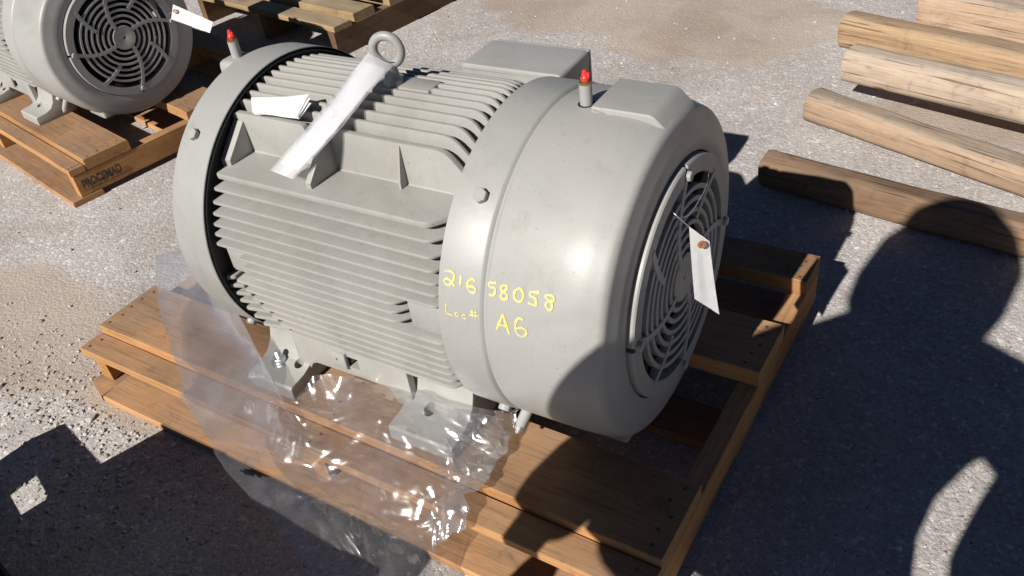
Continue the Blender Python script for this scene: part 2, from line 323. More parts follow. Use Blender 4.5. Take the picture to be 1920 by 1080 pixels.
# ------------------------------------------------------------------ the electric motor
ZA = 0.279
def pol(x, r, deg): return Vector((x, -r * math.cos(R(deg)), ZA + r * math.sin(R(deg))))
def make_motor(label):
    T = thing('electric_motor', label, 'motor', group='grey electric motors on pallets')
    c = (0, 0, ZA)
    b = B(); lathe(b, [(-0.335, 0.0), (-0.335, 0.205), (-0.33, 0.212), (0.25, 0.212), (0.25, 0.0)], c=c, close=False); obj('barrel', b, 'grey2', T)
    # drive-end ring: a hollow rim round the bearing shield
    b = B(); lathe(b, [(-0.318, 0.2862), (-0.319, 0.2877), (-0.385, 0.2882), (-0.402, 0.284), (-0.41, 0.272), (-0.415, 0.24), (-0.43, 0.16), (-0.45, 0.11), (-0.452, 0.0), (-0.34, 0.0), (-0.34, 0.20), (-0.36, 0.262), (-0.345, 0.279), (-0.319, 0.2815)], c=c, close=False, n=128)
    ring = obj('drive_end_shield', b, 'grey', T)
    b = B(); lathe(b, [(-0.339, 0.20), (-0.339, 0.2795), (-0.3168, 0.2815), (-0.3168, 0.279), (-0.33, 0.276), (-0.33, 0.2)], c=c, n=96); obj('gap_shade_ring', b, 'black', ring)  # black lining puts the ring's inner shade into colour, plus its thin black edge
    for k in range(4):
        b = B(); d = pol(0, 1, 49 + 90 * k) - Vector((0, 0, ZA)); hexa(b, pol(-0.368, 0.286, 49 + 90 * k), d, 0.0112, 0.0115); obj('bolt', b, 'grey', ring)
    b = B(); cyl(b, (-0.62, 0, ZA), (-0.44, 0, ZA), 0.043, n=40); obj('shaft', b, 'steel', T)
    b = B(); box(b, -0.61, -0.50, -0.011, 0.011, ZA + 0.03, ZA + 0.052, 0.002); obj('shaft_key', b, 'steel', T)
    # vertical cooling fins over the crown
    for k in range(-5, 6):
        y = 0.0205 * k; zt = math.sqrt(0.2735 ** 2 - y * y) + ZA; zr = ZA + 0.18
        xr = 0.162 - 0.020 * max(0, abs(k) - 2) / 3
        spans = [(-0.327, 0.186)]
        if -5 <= k <= 0: spans = [(-0.327, -0.135), (-0.094 + 0.003 * (k + 5), 0.186)]
        if k in (0, 1): spans = [(-0.327, -0.135 if k == 0 else -0.075), (0.028, 0.186)]
        for (a, e) in spans:
            pts = [(a, zr), (a, zt, 0.007)]
            if e > 0.1: pts += [(xr - 0.006, zt, 0.02), (e, zt - 0.055), (e, zr)]
            else: pts += [(e, zt, 0.005), (e, zr)]
            b = B(); prism(b, rpoly(pts), 'xz', y - 0.0036, y + 0.0036, 0.0022, 2); obj('fin', b, 'grey2', T)
    b = B(); box(b, -0.088, 0.030, -0.012, 0.032, ZA + 0.20, ZA + 0.2725, 0.004); obj('lifting_pad', b, 'grey2', T)
    for s in (1, -1):
        def Y(v): return s * v
        # mounting pocket: wall, ledge and gussets
        b = B(); prism(b, rpoly([(-0.326, ZA + 0.150), (-0.326, ZA + 0.2404, 0.01), (-0.155, ZA + 0.2404, 0.012), (-0.150, ZA + 0.19, 0.02), (-0.185, ZA + 0.16)]), 'xz', min(Y(-0.130), Y(-0.118)), max(Y(-0.130), Y(-0.118)), 0.002); obj('pocket_wall', b, 'grey2', T)
        b = B(); prism(b, rpoly([(-0.112, ZA + 0.150), (-0.100, ZA + 0.2404, 0.008), (0.135, ZA + 0.2404, 0.02), (0.183, ZA + 0.185), (0.183, ZA + 0.150)]), 'xz', min(Y(-0.130), Y(-0.118)), max(Y(-0.130), Y(-0.118)), 0.002); obj('pocket_wall', b, 'grey2', T)
        pts = [(-0.313, Y(-0.10)), (-0.313, Y(-0.2165), 0.006), (0.144, Y(-0.2165), 0.012), (0.188, Y(-0.160)), (0.188, Y(-0.10))]
        b = B(); prism(b, rpoly(pts), 'xy', ZA + 0.154, ZA + 0.1655, 0.003); obj('ledge', b, 'grey2', T)
        for (x0, x1, zt, yo) in ((-0.326, -0.302, 0.226, -0.186), (-0.112, -0.100, 0.2400, -0.200), (0.044, 0.049, 0.236, -0.148)):
            yi = -0.122
            b = B(); prism(b, [(Y(yi), ZA + zt), (Y(yi - 0.010), ZA + zt), (Y(yo), ZA + 0.176), (Y(yo), ZA + 0.160), (Y(yi), ZA + 0.160)], 'yz', x0, x1, 0.0018); obj('gusset', b, 'grey2', T)
        # horizontal fins down the flank
        zs = [0.1435, 0.1225, 0.1035, 0.085, 0.067, 0.0485, 0.030, 0.012, -0.006, -0.026, -0.045, -0.064, -0.083, -0.102, -0.121, -0.140]
        yt = [-0.2310, -0.2430, -0.2515, -0.2582, -0.2634, -0.2676, -0.2700, -0.2715, -0.2718, -0.2716, -0.2700, -0.2682, -0.2655, -0.2625, -0.2600, -0.2560]
        xe = [0.152, 0.159, 0.166, 0.171, 0.173, 0.173, 0.082, 0.081, 0.084, 0.1725, 0.1728, 0.172, 0.171, 0.169, 0.166, 0.163]
        xs = [-0.314] * 6 + [-0.262, -0.258, -0.253, -0.291, -0.278, -0.269, -0.256, -0.240, -0.2286, -0.209]
        for i, z in enumerate(zs):
            yr = -0.17 if z > -0.1 else -0.15
            if i in (6, 7, 8): e = xe[i] + 0.024; ye = yt[i] + 0.030
            else: e = 0.187; ye = yt[i] + 0.040
            pts = [(xs[i], Y(yr)), (xs[i], Y(yt[i]), 0.005), (xe[i], Y(yt[i]), 0.010), (e, Y(ye)), (e, Y(yr))]
            b = B(); prism(b, rpoly(pts), 'xy', ZA + z - 0.0062, ZA + z, 0.0021); obj('fin', b, 'grey2', T)
            if i >= 9:
                xst = [-0.322, -0.323, -0.322, -0.318, -0.311, -0.301, -0.288][i - 9]
                pts = [(xst, Y(yr)), (xst, Y(yt[i] + 0.003), 0.004), (xs[i] - 0.016, Y(yt[i] + 0.012), 0.003), (xs[i] - 0.010, Y(yr))]
                b = B(); prism(b, rpoly(pts), 'xy', ZA + z - 0.012, ZA + z - 0.004, 0.002); obj('fin_stub', b, 'grey2', T)
        b = B(); box(b, -0.312, -0.246, min(Y(-0.255), Y(-0.15)), max(Y(-0.255), Y(-0.15)), ZA - 0.022, ZA + 0.041, 0.008); obj('bolt_pad', b, 'grey2', T)
        b = B(); box(b, 0.108, 0.188, min(Y(-0.2615), Y(-0.15)), max(Y(-0.2615), Y(-0.15)), ZA - 0.020, ZA + 0.041, 0.006); obj('bolt_pad', b, 'grey2', T)
        # cast feet and the arched rail between them
        def foot(x0, x1, chamfer):
            prof = [(-0.302, 0.0), (-0.302, 0.026), (-0.298, 0.031), (-0.262, 0.034), (-0.240, 0.042), (-0.224, 0.060), (-0.214, 0.090), (-0.208, 0.138), (-0.15, 0.138), (-0.15, 0.0)]
            bb = B(); prism(bb, [(Y(u), v) for u, v in prof], 'yz', x0, x1, 0.004)
            o = obj('foot', bb, 'grey2', T, 40)
            return o
        f1 = foot(0.028, 0.168, 0); f2 = foot(-0.325, -0.208, 0)
        cb = B(); cyl(cb, (0.0844, Y(-0.2447), -0.02), (0.0844, Y(-0.2447), 0.08), 0.0115, n=24); cut(f1, cb)
        cb = B(); cyl(cb, (-0.2332, Y(-0.2452), -0.02), (-0.2332, Y(-0.2452), 0.08), 0.0105, n=24); cut(f2, cb)
        pts = [(-0.235, 0.139), (0.045, 0.139), (0.045, 0.022), (0.004, 0.022, 0.0), (-0.004, 0.056, 0.022), (-0.196, 0.054, 0.03), (-0.212, 0.022), (-0.235, 0.022)]
        b = B(); prism(b, rpoly(pts, 6), 'xz', min(Y(-0.240), Y(-0.222)), max(Y(-0.240), Y(-0.222)), 0.004); rail = obj('foot_rail', b, 'grey2', T)
        b = B(); box(b, -0.128, -0.096, min(Y(-0.247), Y(-0.23)), max(Y(-0.247), Y(-0.23)), 0.074, 0.112, 0.002); ear = obj('earth_pad', b, 'grey2', rail)
        cb = B(); cyl(cb, (-0.116, Y(-0.26), 0.095), (-0.116, Y(-0.22), 0.095), 0.0032, n=14); cut(ear, cb)
        cb = B(); box(cb, -0.096, -0.070, min(Y(-0.26), Y(-0.21)), max(Y(-0.26), Y(-0.21)), 0.078, 0.104); cut(rail, cb)
        b = B(); box(b, -0.30, 0.16, min(Y(-0.215), Y(-0.05)), max(Y(-0.215), Y(-0.05)), 0.085, 0.135, 0.01); obj('belly', b, 'grey2', T)
    # foot bolt with washer and nut
    b = B(); lathe(b, [(0.034, 0.006), (0.034, 0.0195), (0.0365, 0.0195), (0.0365, 0.006)], 'z', 40, (-0.2774, -0.2526, 0)); fb = obj('washer', b, 'zinc', T)
    b = B(); hexa(b, (-0.2774, -0.2526, 0.0365), (0, 0, 1), 0.0135, 0.012); obj('nut', b, 'zinc', T)
    b = B(); lathe(b, [(0.0, 0.0), (0.0, 0.0068)] + [(0.048 + 0.0011 * k, 0.0072 if k % 2 else 0.0063) for k in range(14)] + [(0.0645, 0.0055), (0.0645, 0.0)], 'z', 20, (-0.2774, -0.2526, 0), close=False); obj('stud', b, 'zinc', T)
    # fan cover: open pressed shell with a groove and a rounded shoulder
    pr = [(0.190, 0.2845), (0.1905, 0.2872), (0.262, 0.2868), (0.2655, 0.2852), (0.2685, 0.2815), (0.2715, 0.2815), (0.2745, 0.285), (0.278, 0.2855), (0.385, 0.2850), (0.410, 0.2836), (0.430, 0.2800), (0.443, 0.2758)]
    pr += [(0.443 + 0.015 * math.sin(a), 0.2610 + 0.0148 * math.cos(a)) for a in [R(13 * k + 10) for k in range(1, 7)]]
    pr += [(0.4625, 0.240), (0.4660, 0.224), (0.4645, 0.216), (0.4640, 0.206), (0.457, 0.206), (0.450, 0.24), (0.425, 0.273), (0.26, 0.2805), (0.192, 0.2825)]
    b = B(); lathe(b, pr, c=c, n=160); cov = obj('fan_cover', b, 'grey', T, 50)
    b = B(); prism(b, rpoly([(0.334, ZA + 0.25), (0.334, ZA + 0.2925, 0.004), (0.432, ZA + 0.2915, 0.010), (0.4585, ZA + 0.266, 0.012), (0.4585, ZA + 0.24)]), 'xz', -0.020, 0.085, 0.005, 3); obj('top_bulge', b, 'grey', cov)
    b = B(); box(b, 0.322, 0.440, -0.165, -0.10, ZA - 0.252, ZA - 0.19, 0.008, 3); obj('bottom_bulge', b, 'grey', cov)
    for k in range(4):
        b = B(); a = 48.9 + 90 * k; d = pol(0, 1, a) - Vector((0, 0, ZA)); hexa(b, pol(0.237, 0.285, a), d, 0.0118, 0.0115); obj('bolt', b, 'grey', cov)
    # fan grille
    G = 0.472
    b = B(); lathe(b, [(G - 0.018, 0.2035), (G + 0.0005, 0.2030), (G + 0.003, 0.2005), (G + 0.003, 0.1745), (G - 0.004, 0.1735), (G - 0.018, 0.1735)], c=c, n=128); gr = obj('fan_grille', b, 'grey', T, 40)
    cb = B()
    for a in (92, 182, 272, 2):
        q = pol(G, 0.197, a); bx = Matrix.Translation(q) @ Matrix.Rotation(R(a), 4, 'X'); r_ = bmesh.ops.create_cube(cb, size=1.0); 
        for v in r_['verts']: v.co = Vector((v.co.x * 0.05, v.co.y * 0.022, v.co.z * 0.009))
        bmesh.ops.transform(cb, matrix=Matrix.Translation(q) @ Matrix.Rotation(-R(a), 4, 'X'), verts=r_['verts'])
    cut(gr, cb)
    for k in range(7):
        r0 = 0.0400 + 0.0191 * k
        if k == 6: continue
        r0 += 0.0110
        b = B(); lathe(b, [(G - 0.008, r0), (G + 0.002, r0), (G + 0.003, r0 + 0.0012), (G + 0.003, r0 + 0.0069), (G + 0.002, r0 + 0.0081), (G - 0.008, r0 + 0.0081)], c=c, n=96); obj('grille_bar', b, 'grey', gr)
    b = B(); lathe(b, [(G - 0.008, 0.004), (G + 0.003, 0.004), (G + 0.004, 0.006), (G + 0.004, 0.040), (G + 0.002, 0.042), (G - 0.008, 0.042)], c=c, n=64); obj('grille_hub', b, 'grey', gr)
    for k in range(8):
        full = k % 2 == 0; a0 = 92 + 45 * k; ra = 0.038 if full else 0.098; rb = 0.182; pts = []
        for j in range(13):
            s = j / 12; r_ = ra + (rb - ra) * s; tt = (r_ - 0.038) / (0.182 - 0.038)
            an = a0 - 27 * (1 - tt)
            pts.append(pol(G - 0.0005, r_, an))
        b = B(); rows = []
        for j, q in enumerate(pts):
            d = (pts[min(j + 1, 12)] - pts[max(j - 1, 0)]).normalized(); s_ = d.cross(Vector((1, 0, 0))) * 0.0072
            rows.append([b.verts.new(q + s_ * 0.8 + Vector((0.0045, 0, 0))), b.verts.new(q - s_ * 0.8 + Vector((0.0045, 0, 0))), b.verts.new(q - s_ - Vector((0.0085, 0, 0))), b.verts.new(q + s_ - Vector((0.0085, 0, 0)))])
        for j in range(12):
            for e in range(4): b.faces.new((rows[j][e], rows[j][(e + 1) % 4], rows[j + 1][(e + 1) % 4], rows[j + 1][e]))
        b.faces.new(rows[0]); b.faces.new(rows[-1][::-1]); bmesh.ops.recalc_face_normals(b, faces=b.faces); obj('grille_spoke', b, 'grey', gr)
    for a in (92, 182, 272, 2):
        b = B(); hexa(b, pol(G - 0.002, 0.187, a), (1, 0, 0), 0.0088, 0.013); obj('grille_bolt', b, 'grey', gr)
    b = B(); cyl(b, (0.30, 0, ZA), (0.44, 0, ZA), 0.05, n=32)
    for k in range(7):
        a = 2 * math.pi * k / 7; mt = Matrix.Translation((0.40, 0, ZA)) @ Matrix.Rotation(a, 4, 'X') @ Matrix.Rotation(0.35, 4, 'Z')
        box(b, -0.045, 0.045, -0.003, 0.003, 0.04, 0.185, mtx=mt)
    obj('fan', b, 'black', T)
    b = B(); lathe(b, [(0.30, 0.0), (0.30, 0.2), (0.296, 0.2), (0.296, 0.0)], c=c, n=64, close=False); obj('fan_backplate', b, 'dark', T)
    # lifting eye
    ey = thing_part = None
    b = B(); ro = Matrix.Translation((-0.050, 0.0, ZA + 0.3310)) @ Matrix.Rotation(R(14), 4, 'Z') @ Matrix.Rotation(R(90), 4, 'X')
    n1, n2 = 48, 16
    rows = [[b.verts.new(ro @ Vector(((0.0248 + 0.0080 * math.cos(2 * math.pi * j / n2)) * math.cos(2 * math.pi * i / n1), (0.0248 + 0.0080 * math.cos(2 * math.pi * j / n2)) * math.sin(2 * math.pi * i / n1), 0.0078 * math.sin(2 * math.pi * j / n2)))) for j in range(n2)] for i in range(n1)]
    for i in range(n1):
        for j in range(n2): b.faces.new((rows[i][j], rows[(i + 1) % n1][j], rows[(i + 1) % n1][(j + 1) % n2], rows[i][(j + 1) % n2]))
    bmesh.ops.recalc_face_normals(b, faces=b.faces)
    lathe(b, [(0.262, 0.0), (0.262, 0.0175), (0.279, 0.017), (0.283, 0.013), (0.292, 0.0125), (0.305, 0.010), (0.305, 0)], 'z', 28, (-0.050, 0, ZA), close=False); obj('lifting_eye', b, 'grey', T, 50)
    # grease fittings
    for (x, z0, zt) in ((0.318, 0.262, 0.318), (-0.423, 0.20, 0.310)):
        b = B(); cyl(b, (x, 0, ZA + z0), (x, 0, ZA + zt), 0.0098, n=24); gf = obj('grease_pipe', b, 'grey', T)
        b = B(); lathe(b, [(zt, 0.0), (zt, 0.0092), (zt + 0.004, 0.0092), (zt + 0.006, 0.006), (zt + 0.007, 0)], 'z', 24, (x, 0, ZA), close=False); obj('brass_nipple', b, 'brass', gf)
        b = B(); lathe(b, [(zt + 0.005, 0.0), (zt + 0.005, 0.0062), (zt + 0.010, 0.0066), (zt + 0.012, 0.0048), (zt + 0.020, 0.0034), (zt + 0.0215, 0.002), (zt + 0.0215, 0)], 'z', 20, (x, 0, ZA), close=False)
        box(b, x + 0.001, x + 0.008, -0.002, 0.002, ZA + zt + 0.010, ZA + zt + 0.018, 0.0008); obj('red_cap', b, 'red', gf)
    b = B(); box(b, -0.452, -0.40, -0.03, 0.03, ZA + 0.15, ZA + 0.279, 0.012, 3); obj('grease_boss', b, 'grey', ring)
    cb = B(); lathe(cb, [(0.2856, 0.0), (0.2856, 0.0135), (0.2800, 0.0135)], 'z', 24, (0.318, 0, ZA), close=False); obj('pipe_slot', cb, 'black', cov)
    # grease drain
    p0, p1 = Vector((0.290, -0.190, 0.128)), Vector((0.267, -0.222, 0.062)); d = (p1 - p0).normalized()
    b = B(); cyl(b, p0, p1, 0.0105, 0.0098, 24); dr = obj('drain_pipe', b, 'grey', T)
    b = B(); cyl(b, p1, p1 + d * 0.005, 0.0098, 0.0075, 20); hexa(b, p1 + d * 0.003, d, 0.0092, 0.008); cyl(b, p1 + d * 0.010, p1 + d * 0.019, 0.0048, 0.0042, 14); obj('drain_plug', b, 'zinc', dr)
    # terminal box
    b = B(); prism(b, rpoly([(-0.115, 0.205, 0.01), (0.092, 0.205, 0.01), (0.106, 0.450, 0.012), (-0.130, 0.450, 0.012)]), 'xz', 0.30, 0.4305, 0.010, 3); tb = obj('terminal_box', b, 'grey', T)
    b = B(); box(b, -0.08, 0.06, 0.17, 0.305, 0.25, 0.42, 0.01); obj('box_neck', b, 'grey', T)
    b = B(); box(b, -0.126, 0.102, 0.431, 0.444, 0.212, 0.446, 0.005); obj('box_lid', b, 'grey', tb)
    return T, cov
MOTOR, COVER = make_motor('large grey finned motor with yellow handwritten 216 58058 and a plastic sleeve on top')
STROKES = [[(0.1995,24.82),(0.2075,25.33),(0.2157,25.01),(0.2172,23.42),(0.2124,21.51),(0.2061,20.93),(0.2007,21.8),(0.2039,22.8),(0.2103,22.68),(0.2197,21.02)],[(0.2291,25.08),(0.2296,21.36)],[(0.2544,24.35),(0.2496,24.8),(0.2438,23.98),(0.2415,22.08),(0.2474,20.83),(0.2551,20.93),(0.2563,21.96),(0.2499,22.48),(0.2407,22.04)],[(0.2898,25.34),(0.2778,25.05)],[(0.2778,25.05),(0.2786,23.73),(0.2868,23.85),(0.2889,22.73),(0.2857,21.47),(0.2789,21.35)],[(0.3024,25.41),(0.2978,24.51),(0.3006,23.43),(0.3083,22.86),(0.3082,21.49),(0.3024,21.07),(0.2984,21.82),(0.3015,23.07),(0.3075,24.44),(0.307,25.22),(0.3024,25.41)],[(0.3274,25.67),(0.3209,24.29),(0.3212,22.41),(0.3274,21.64),(0.3338,22.23),(0.3349,24.17),(0.3305,25.42),(0.3274,25.67)],[(0.3605,25.89),(0.3464,25.47)],[(0.3464,25.47),(0.3464,24.33),(0.3546,23.81),(0.357,22.19),(0.3543,21.79)],[(0.3543,21.79),(0.344,22.15)],[(0.3843,25.15),(0.381,25.89),(0.374,25.81),(0.3702,25.23),(0.3749,24.55),(0.381,23.8),(0.3819,22.26),(0.3779,21.65),(0.3725,22.58),(0.374,23.71),(0.3819,24.5),(0.3843,25.15)],[(0.2047,14.74),(0.204,11.5)],[(0.204,11.5),(0.2166,11.43)],[(0.225,12.97),(0.2211,12.3),(0.2231,11.54),(0.228,12.22),(0.225,12.97)],[(0.2394,12.85),(0.2345,12.43),(0.2351,11.54),(0.2407,11.7)],[(0.2514,15.15),(0.2528,12.69)],[(0.2577,15.48),(0.2575,12.8)],[(0.2482,14.24),(0.26,14.73)],[(0.2466,13.25),(0.2625,13.71)],[(0.2929,10.56),(0.3037,16.36)],[(0.3037,16.36),(0.315,10.4)],[(0.2986,12.71),(0.3115,12.85)],[(0.338,16.36),(0.332,16.66),(0.3263,15.44),(0.325,13.03),(0.3294,11.19),(0.3376,10.92),(0.3436,12.33),(0.3413,13.52),(0.3339,13.68),(0.3257,12.92)]]
MOTOR2 = copy_tree(MOTOR)
tag(MOTOR2, 'smaller grey finned motor standing on the stencilled pallet, white tag at its fan grille')
MOTOR.location = (0.7999, 0.3786, 0.1352); MOTOR.rotation_euler = (0, 0, 0.01934)
MOTOR2.location = (-1.270, 0.988, 0.1302); MOTOR2.rotation_euler = (0, 0, R(-9.5)); MOTOR2.scale = (0.914, 0.914, 0.914)
CHARS = [[0], [1], [2], [3, 4], [5], [6], [7, 8, 9], [10], [11, 12], [13], [14], [15, 16, 17, 18], [19, 20, 21], [22]]
for ch in CHARS:
    b = B()
    for st in [STROKES[i] for i in ch]:
        q = smoothline(st, 5) if len(st) > 2 else smoothline([st[0], ((st[0][0] + st[1][0]) / 2, (st[0][1] + st[1][1]) / 2), st[1]], 4)
        wd = 0.0028 if st[0][1] < 15.6 and st[0][0] < 0.262 else 0.0040
        pts = [pol(x, 0.2872 if x < 0.2625 else 0.2857, a) for x, a in q]
        nor = [(pol(0, 1, a) - Vector((0, 0, ZA))) for x, a in q]
        ribbon(b, pts, nor, [wd * (0.92 + 0.55 * noise.noise(Vector((x * 130, a * 0.9, 3)))) for x, a in q], 0.0006)
    obj('painted_character', b, 'yellow', COVER)
# ------------------------------------------------------------------ pallets
def board(parent, name, x0, x1, y0, y1, z0, z1, mat, warp=0.0015, bev=0.0022, nx=14):
    # a sawn plank: slightly bowed, edges not quite straight
    bm = B(); along = 0 if (x1 - x0) > (y1 - y0) else 1
    r = bmesh.ops.create_cube(bm, size=1.0)
    for v in r['verts']: v.co = Vector(((x0 + x1) / 2 + v.co.x * (x1 - x0), (y0 + y1) / 2 + v.co.y * (y1 - y0), (z0 + z1) / 2 + v.co.z * (z1 - z0)))
    es = [e for e in bm.edges if abs((e.verts[0].co - e.verts[1].co)[along]) > 0.05]
    bmesh.ops.subdivide_edges(bm, edges=es, cuts=nx)
    lng = [e for e in bm.edges if abs((e.verts[0].co - e.verts[1].co)[along]) > 0.005 and e.calc_face_angle(0) > 0.5]
    bmesh.ops.bevel(bm, geom=lng, offset=bev, segments=1, affect='EDGES')
    sd = random.uniform(0, 90)
    for v in bm.verts:
        n = noise.noise_vector(Vector((v.co.x * 3, v.co.y * 3, v.co.z * 3 + sd))) * warp + noise.noise_vector(Vector((v.co.x * 40, v.co.y * 40, v.co.z * 60 + sd))) * 0.0006
        v.co.y += n.y if along == 0 else 0; v.co.x += n.x if along == 1 else 0; v.co.z += n.z * 0.5
    return obj(name, bm, mat, parent, 25)
NAILBM = None
def nails(parent, pts, z):
    global NAILBM
    for (x, y) in pts:
        if NAILBM is None:
            b = B(); lathe(b, [(-0.004, 0.0036), (0.0, 0.0036), (0.0007, 0.0028), (0.0008, 0.0)], 'z', 8, (0, 0, 0), close=False); o = obj('nail', b, 'nail', parent); NAILBM = o.data
        else:
            o = bpy.data.objects.new('nail', NAILBM); COL.objects.link(o); o.parent = parent
        o.location = (x, y, z)
LX, LY = 1.377, 0.9065
P1 = thing('wooden_pallet', 'orange brown wooden pallet carrying the motor with yellow handwriting', 'pallet', (0, 0, 0))
for y0, y1, zt, th in ((-0.004, 0.0562, 0.1165, 0.0195), (0.0585, 0.2212, 0.135, 0.038), (0.507, 0.658, 0.135, 0.038), (0.806, 0.9065, 0.135, 0.038)):
    board(P1, 'deck_board', 0.0, LX - 0.002, y0, y1, zt - th, zt, 'wood_x')
    k = 2 if y1 - y0 < 0.1 else 5
    for xx in (0.022, 0.690, LX - 0.028):
        nails(P1, [(xx + random.uniform(-0.008, 0.008), y0 + (y1 - y0) * (j + 0.6) / (k + 0.3)) for j in range(k)], zt + 0.0004)
for x0 in (0.002, 0.668, LX - 0.041): board(P1, 'stringer', x0, x0 + 0.039, 0.012, 0.902, 0.0185, 0.0968, 'wood_y')
for y0, y1, xs in ((-0.035, 0.062, 0.06), (0.40, 0.50, 0.0), (0.80, 0.90, 0.0)):
    board(P1, 'bottom_board', xs, LX - 0.004, y0, y1, 0.001, 0.0182, 'wood_x')
b = B(); prism(b, [(-0.012, -0.012), (-0.006, 0.045), (0.02, 0.058), (0.055, 0.05), (0.085, 0.012), (0.058, -0.004), (0.055, -0.036), (0.02, -0.024)], 'xy', 0.001, 0.0175, 0.002); tag(obj('broken_board_end', b, 'wood_x', P1), 'splintered end of the bottom board')

P2 = thing('wooden_pallet', 'wooden pallet stencilled PROCEMAD on its side, under the motor with the tagged rim', 'pallet', (-0.790, 0.530, 0), R(-11.1))
# local: x to the left is negative, y back
for y0, y1, zt, th in ((0.0, 0.050, 0.1150, 0.020), (0.054, 0.205, 0.130, 0.035), (0.42, 0.57, 0.130, 0.035), (0.78, 0.88, 0.130, 0.035)):
    board(P2, 'deck_board', -1.30, 0.0, y0, y1, zt - th, zt, 'wood_x')
    nails(P2, [(-0.02 + random.uniform(-0.008, 0.008), y0 + (y1 - y0) * (j + 0.6) / 4.3) for j in range(4)], zt + 0.0004)
st2 = [board(P2, 'stringer', x0, x0 + 0.039, 0.004, 0.876, 0.0185, 0.0945, 'wood_y') for x0 in (-0.040, -0.67, -1.298)]
for y0, y1 in ((-0.03, 0.07), (0.40, 0.50), (0.78, 0.875)): board(P2, 'bottom_board', -1.29, 0.004, y0, y1, 0.001, 0.0182, 'wood_x')
def lettering(parent, name, text, size, loc, rot, mat, label):
    cu = bpy.data.curves.new(name, 'FONT'); cu.body = text; cu.size = size; cu.extrude = 0.0002; cu.offset = 0.0012 * size / 0.03
    o = bpy.data.objects.new(name, cu); COL.objects.link(o); bpy.context.view_layer.update()
    me = bpy.data.meshes.new_from_object(o.evaluated_get(bpy.context.evaluated_depsgraph_get())); bpy.data.objects.remove(o); bpy.data.curves.remove(cu)
    me.materials.clear(); me.materials.append(M[mat]); o = bpy.data.objects.new(name, me); COL.objects.link(o); o.parent = parent; o.location = loc; o.rotation_euler = rot; o.scale = (0.62, 1, 1)
    return tag(o, label)
lettering(P2, 'stencil_lettering', 'PROCEMAD', 0.040, (0.0006, 0.020, 0.043), (R(90), 0, R(90)), 'ink', 'black stencilled PROCEMAD')
b = B(); box(b, 0.0, 0.0005, 0.018, 0.190, 0.0335, 0.0350); obj('stencil_underline', b, 'ink', P2)
# ------------------------------------------------------------------ third pallet, far behind
P3 = thing('wooden_pallet', 'weathered yellowish pallet strewn with grit, teal machine base on it', 'pallet', (-0.715, 1.70, 0), R(-9))
for y0, y1, zt, th in ((0.0, 0.09, 0.128, 0.022), (0.115, 0.225, 0.140, 0.034), (0.30, 0.40, 0.140, 0.034), (0.52, 0.62, 0.140, 0.034), (0.76, 0.88, 0.140, 0.034)):
    board(P3, 'deck_board', -0.98, 0.0 + random.uniform(-0.02, 0.01), y0, y1, zt - th, zt, 'wood_old')
for x0 in (-0.045, -0.50, -0.975): board(P3, 'stringer', x0, x0 + 0.042, 0.0, 0.86, 0.001, 0.1055, 'wood_old_y')
b = B(); prism(b, rpoly([(-0.25, 0.0), (0.25, 0.0), (0.25, 0.05, 0.01), (0.14, 0.09, 0.02), (0.12, 0.30, 0.03), (-0.12, 0.30, 0.03), (-0.14, 0.09, 0.02), (-0.25, 0.05, 0.01)]), 'xz', -0.15, 0.15, 0.006)
cyl(b, (-0.22, 0, 0.22), (0.22, 0, 0.22), 0.10, n=32)
o = tag(obj('machine_base', b, 'teal'), 'teal painted machine base standing on the weathered pallet', 'machine'); o.location = (-0.93, 2.15, 0.1405); o.rotation_euler = (0, 0, R(-9))

# ------------------------------------------------------------------ timbers
def timber(name, x0, y0, ang, length, wd, ht, z, mat, label, seed, taper=0.0):
    bm = B(); n = 70; rows = []; prof = rpoly([(-wd / 2, 0, wd * 0.34), (wd / 2, 0, wd * 0.34), (wd / 2, ht, wd * 0.38), (-wd / 2, ht, wd * 0.38)], 7)
    xsn = [0.0, 0.004] + [length * (i + 1) / n for i in range(n - 1)] + [length - 0.004, length]
    for i, s in enumerate(xsn):
        k = 1.0 - (0.045 if i in (0, len(xsn) - 1) else 0) - taper * s / length; row = []
        for (u, v) in prof:
            q = Vector((s, u * k, ht / 2 + (v - ht / 2) * k)); nn = noise.noise_vector(Vector((s * 2.2, u * 12, v * 12 + seed))) * 0.007 + noise.noise_vector(Vector((s * 7, u * 40, v * 40 + seed))) * 0.0028
            q += Vector((nn.x if i in (0, len(xsn) - 1) else 0, nn.y, nn.z)); row.append(bm.verts.new(q))
        rows.append(row)
    m = len(prof)
    for i in range(len(rows) - 1):
        for j in range(m): bm.faces.new((rows[i][j], rows[i][(j + 1) % m], rows[i + 1][(j + 1) % m], rows[i + 1][j]))
    bm.faces.new(rows[0]); bm.faces.new(rows[-1][::-1]); bmesh.ops.recalc_face_normals(bm, faces=bm.faces)
    o = tag(obj(name, bm, mat, sharp=45), label, 'timber', 'round edged timbers on the yard'); o.location = (x0, y0, z); o.rotation_euler = (0, 0, R(ang)); return o
timber('timber', 1.105, 1.372, -8.6, 2.3, 0.092, 0.082, 0.003, 'log1', 'dark brown timber alone on the ground, partly in the motor shadow', 1)
timber('timber', 1.118, 1.770, -21.3, 2.4, 0.090, 0.085, 0.003, 'log2', 'tan timber lying on the ground with grey bleached top and small knots', 2)
timber('timber', 1.178, 1.905, -15.0, 2.4, 0.098, 0.098, 0.079, 'log3', 'pale bleached timber raised on a bearer, nearest the tan ground timber', 3)
timber('timber', 1.110, 2.150, -16.0, 2.4, 0.100, 0.105, 0.079, 'log4', 'yellowish timber with long grain lines between the bleached and the knotty timber', 4)
timber('timber', 1.305, 2.362, -17.0, 2.3, 0.118, 0.125, 0.079, 'log2', 'thick timber with a large swirling knot, beyond the yellowish timber', 5)
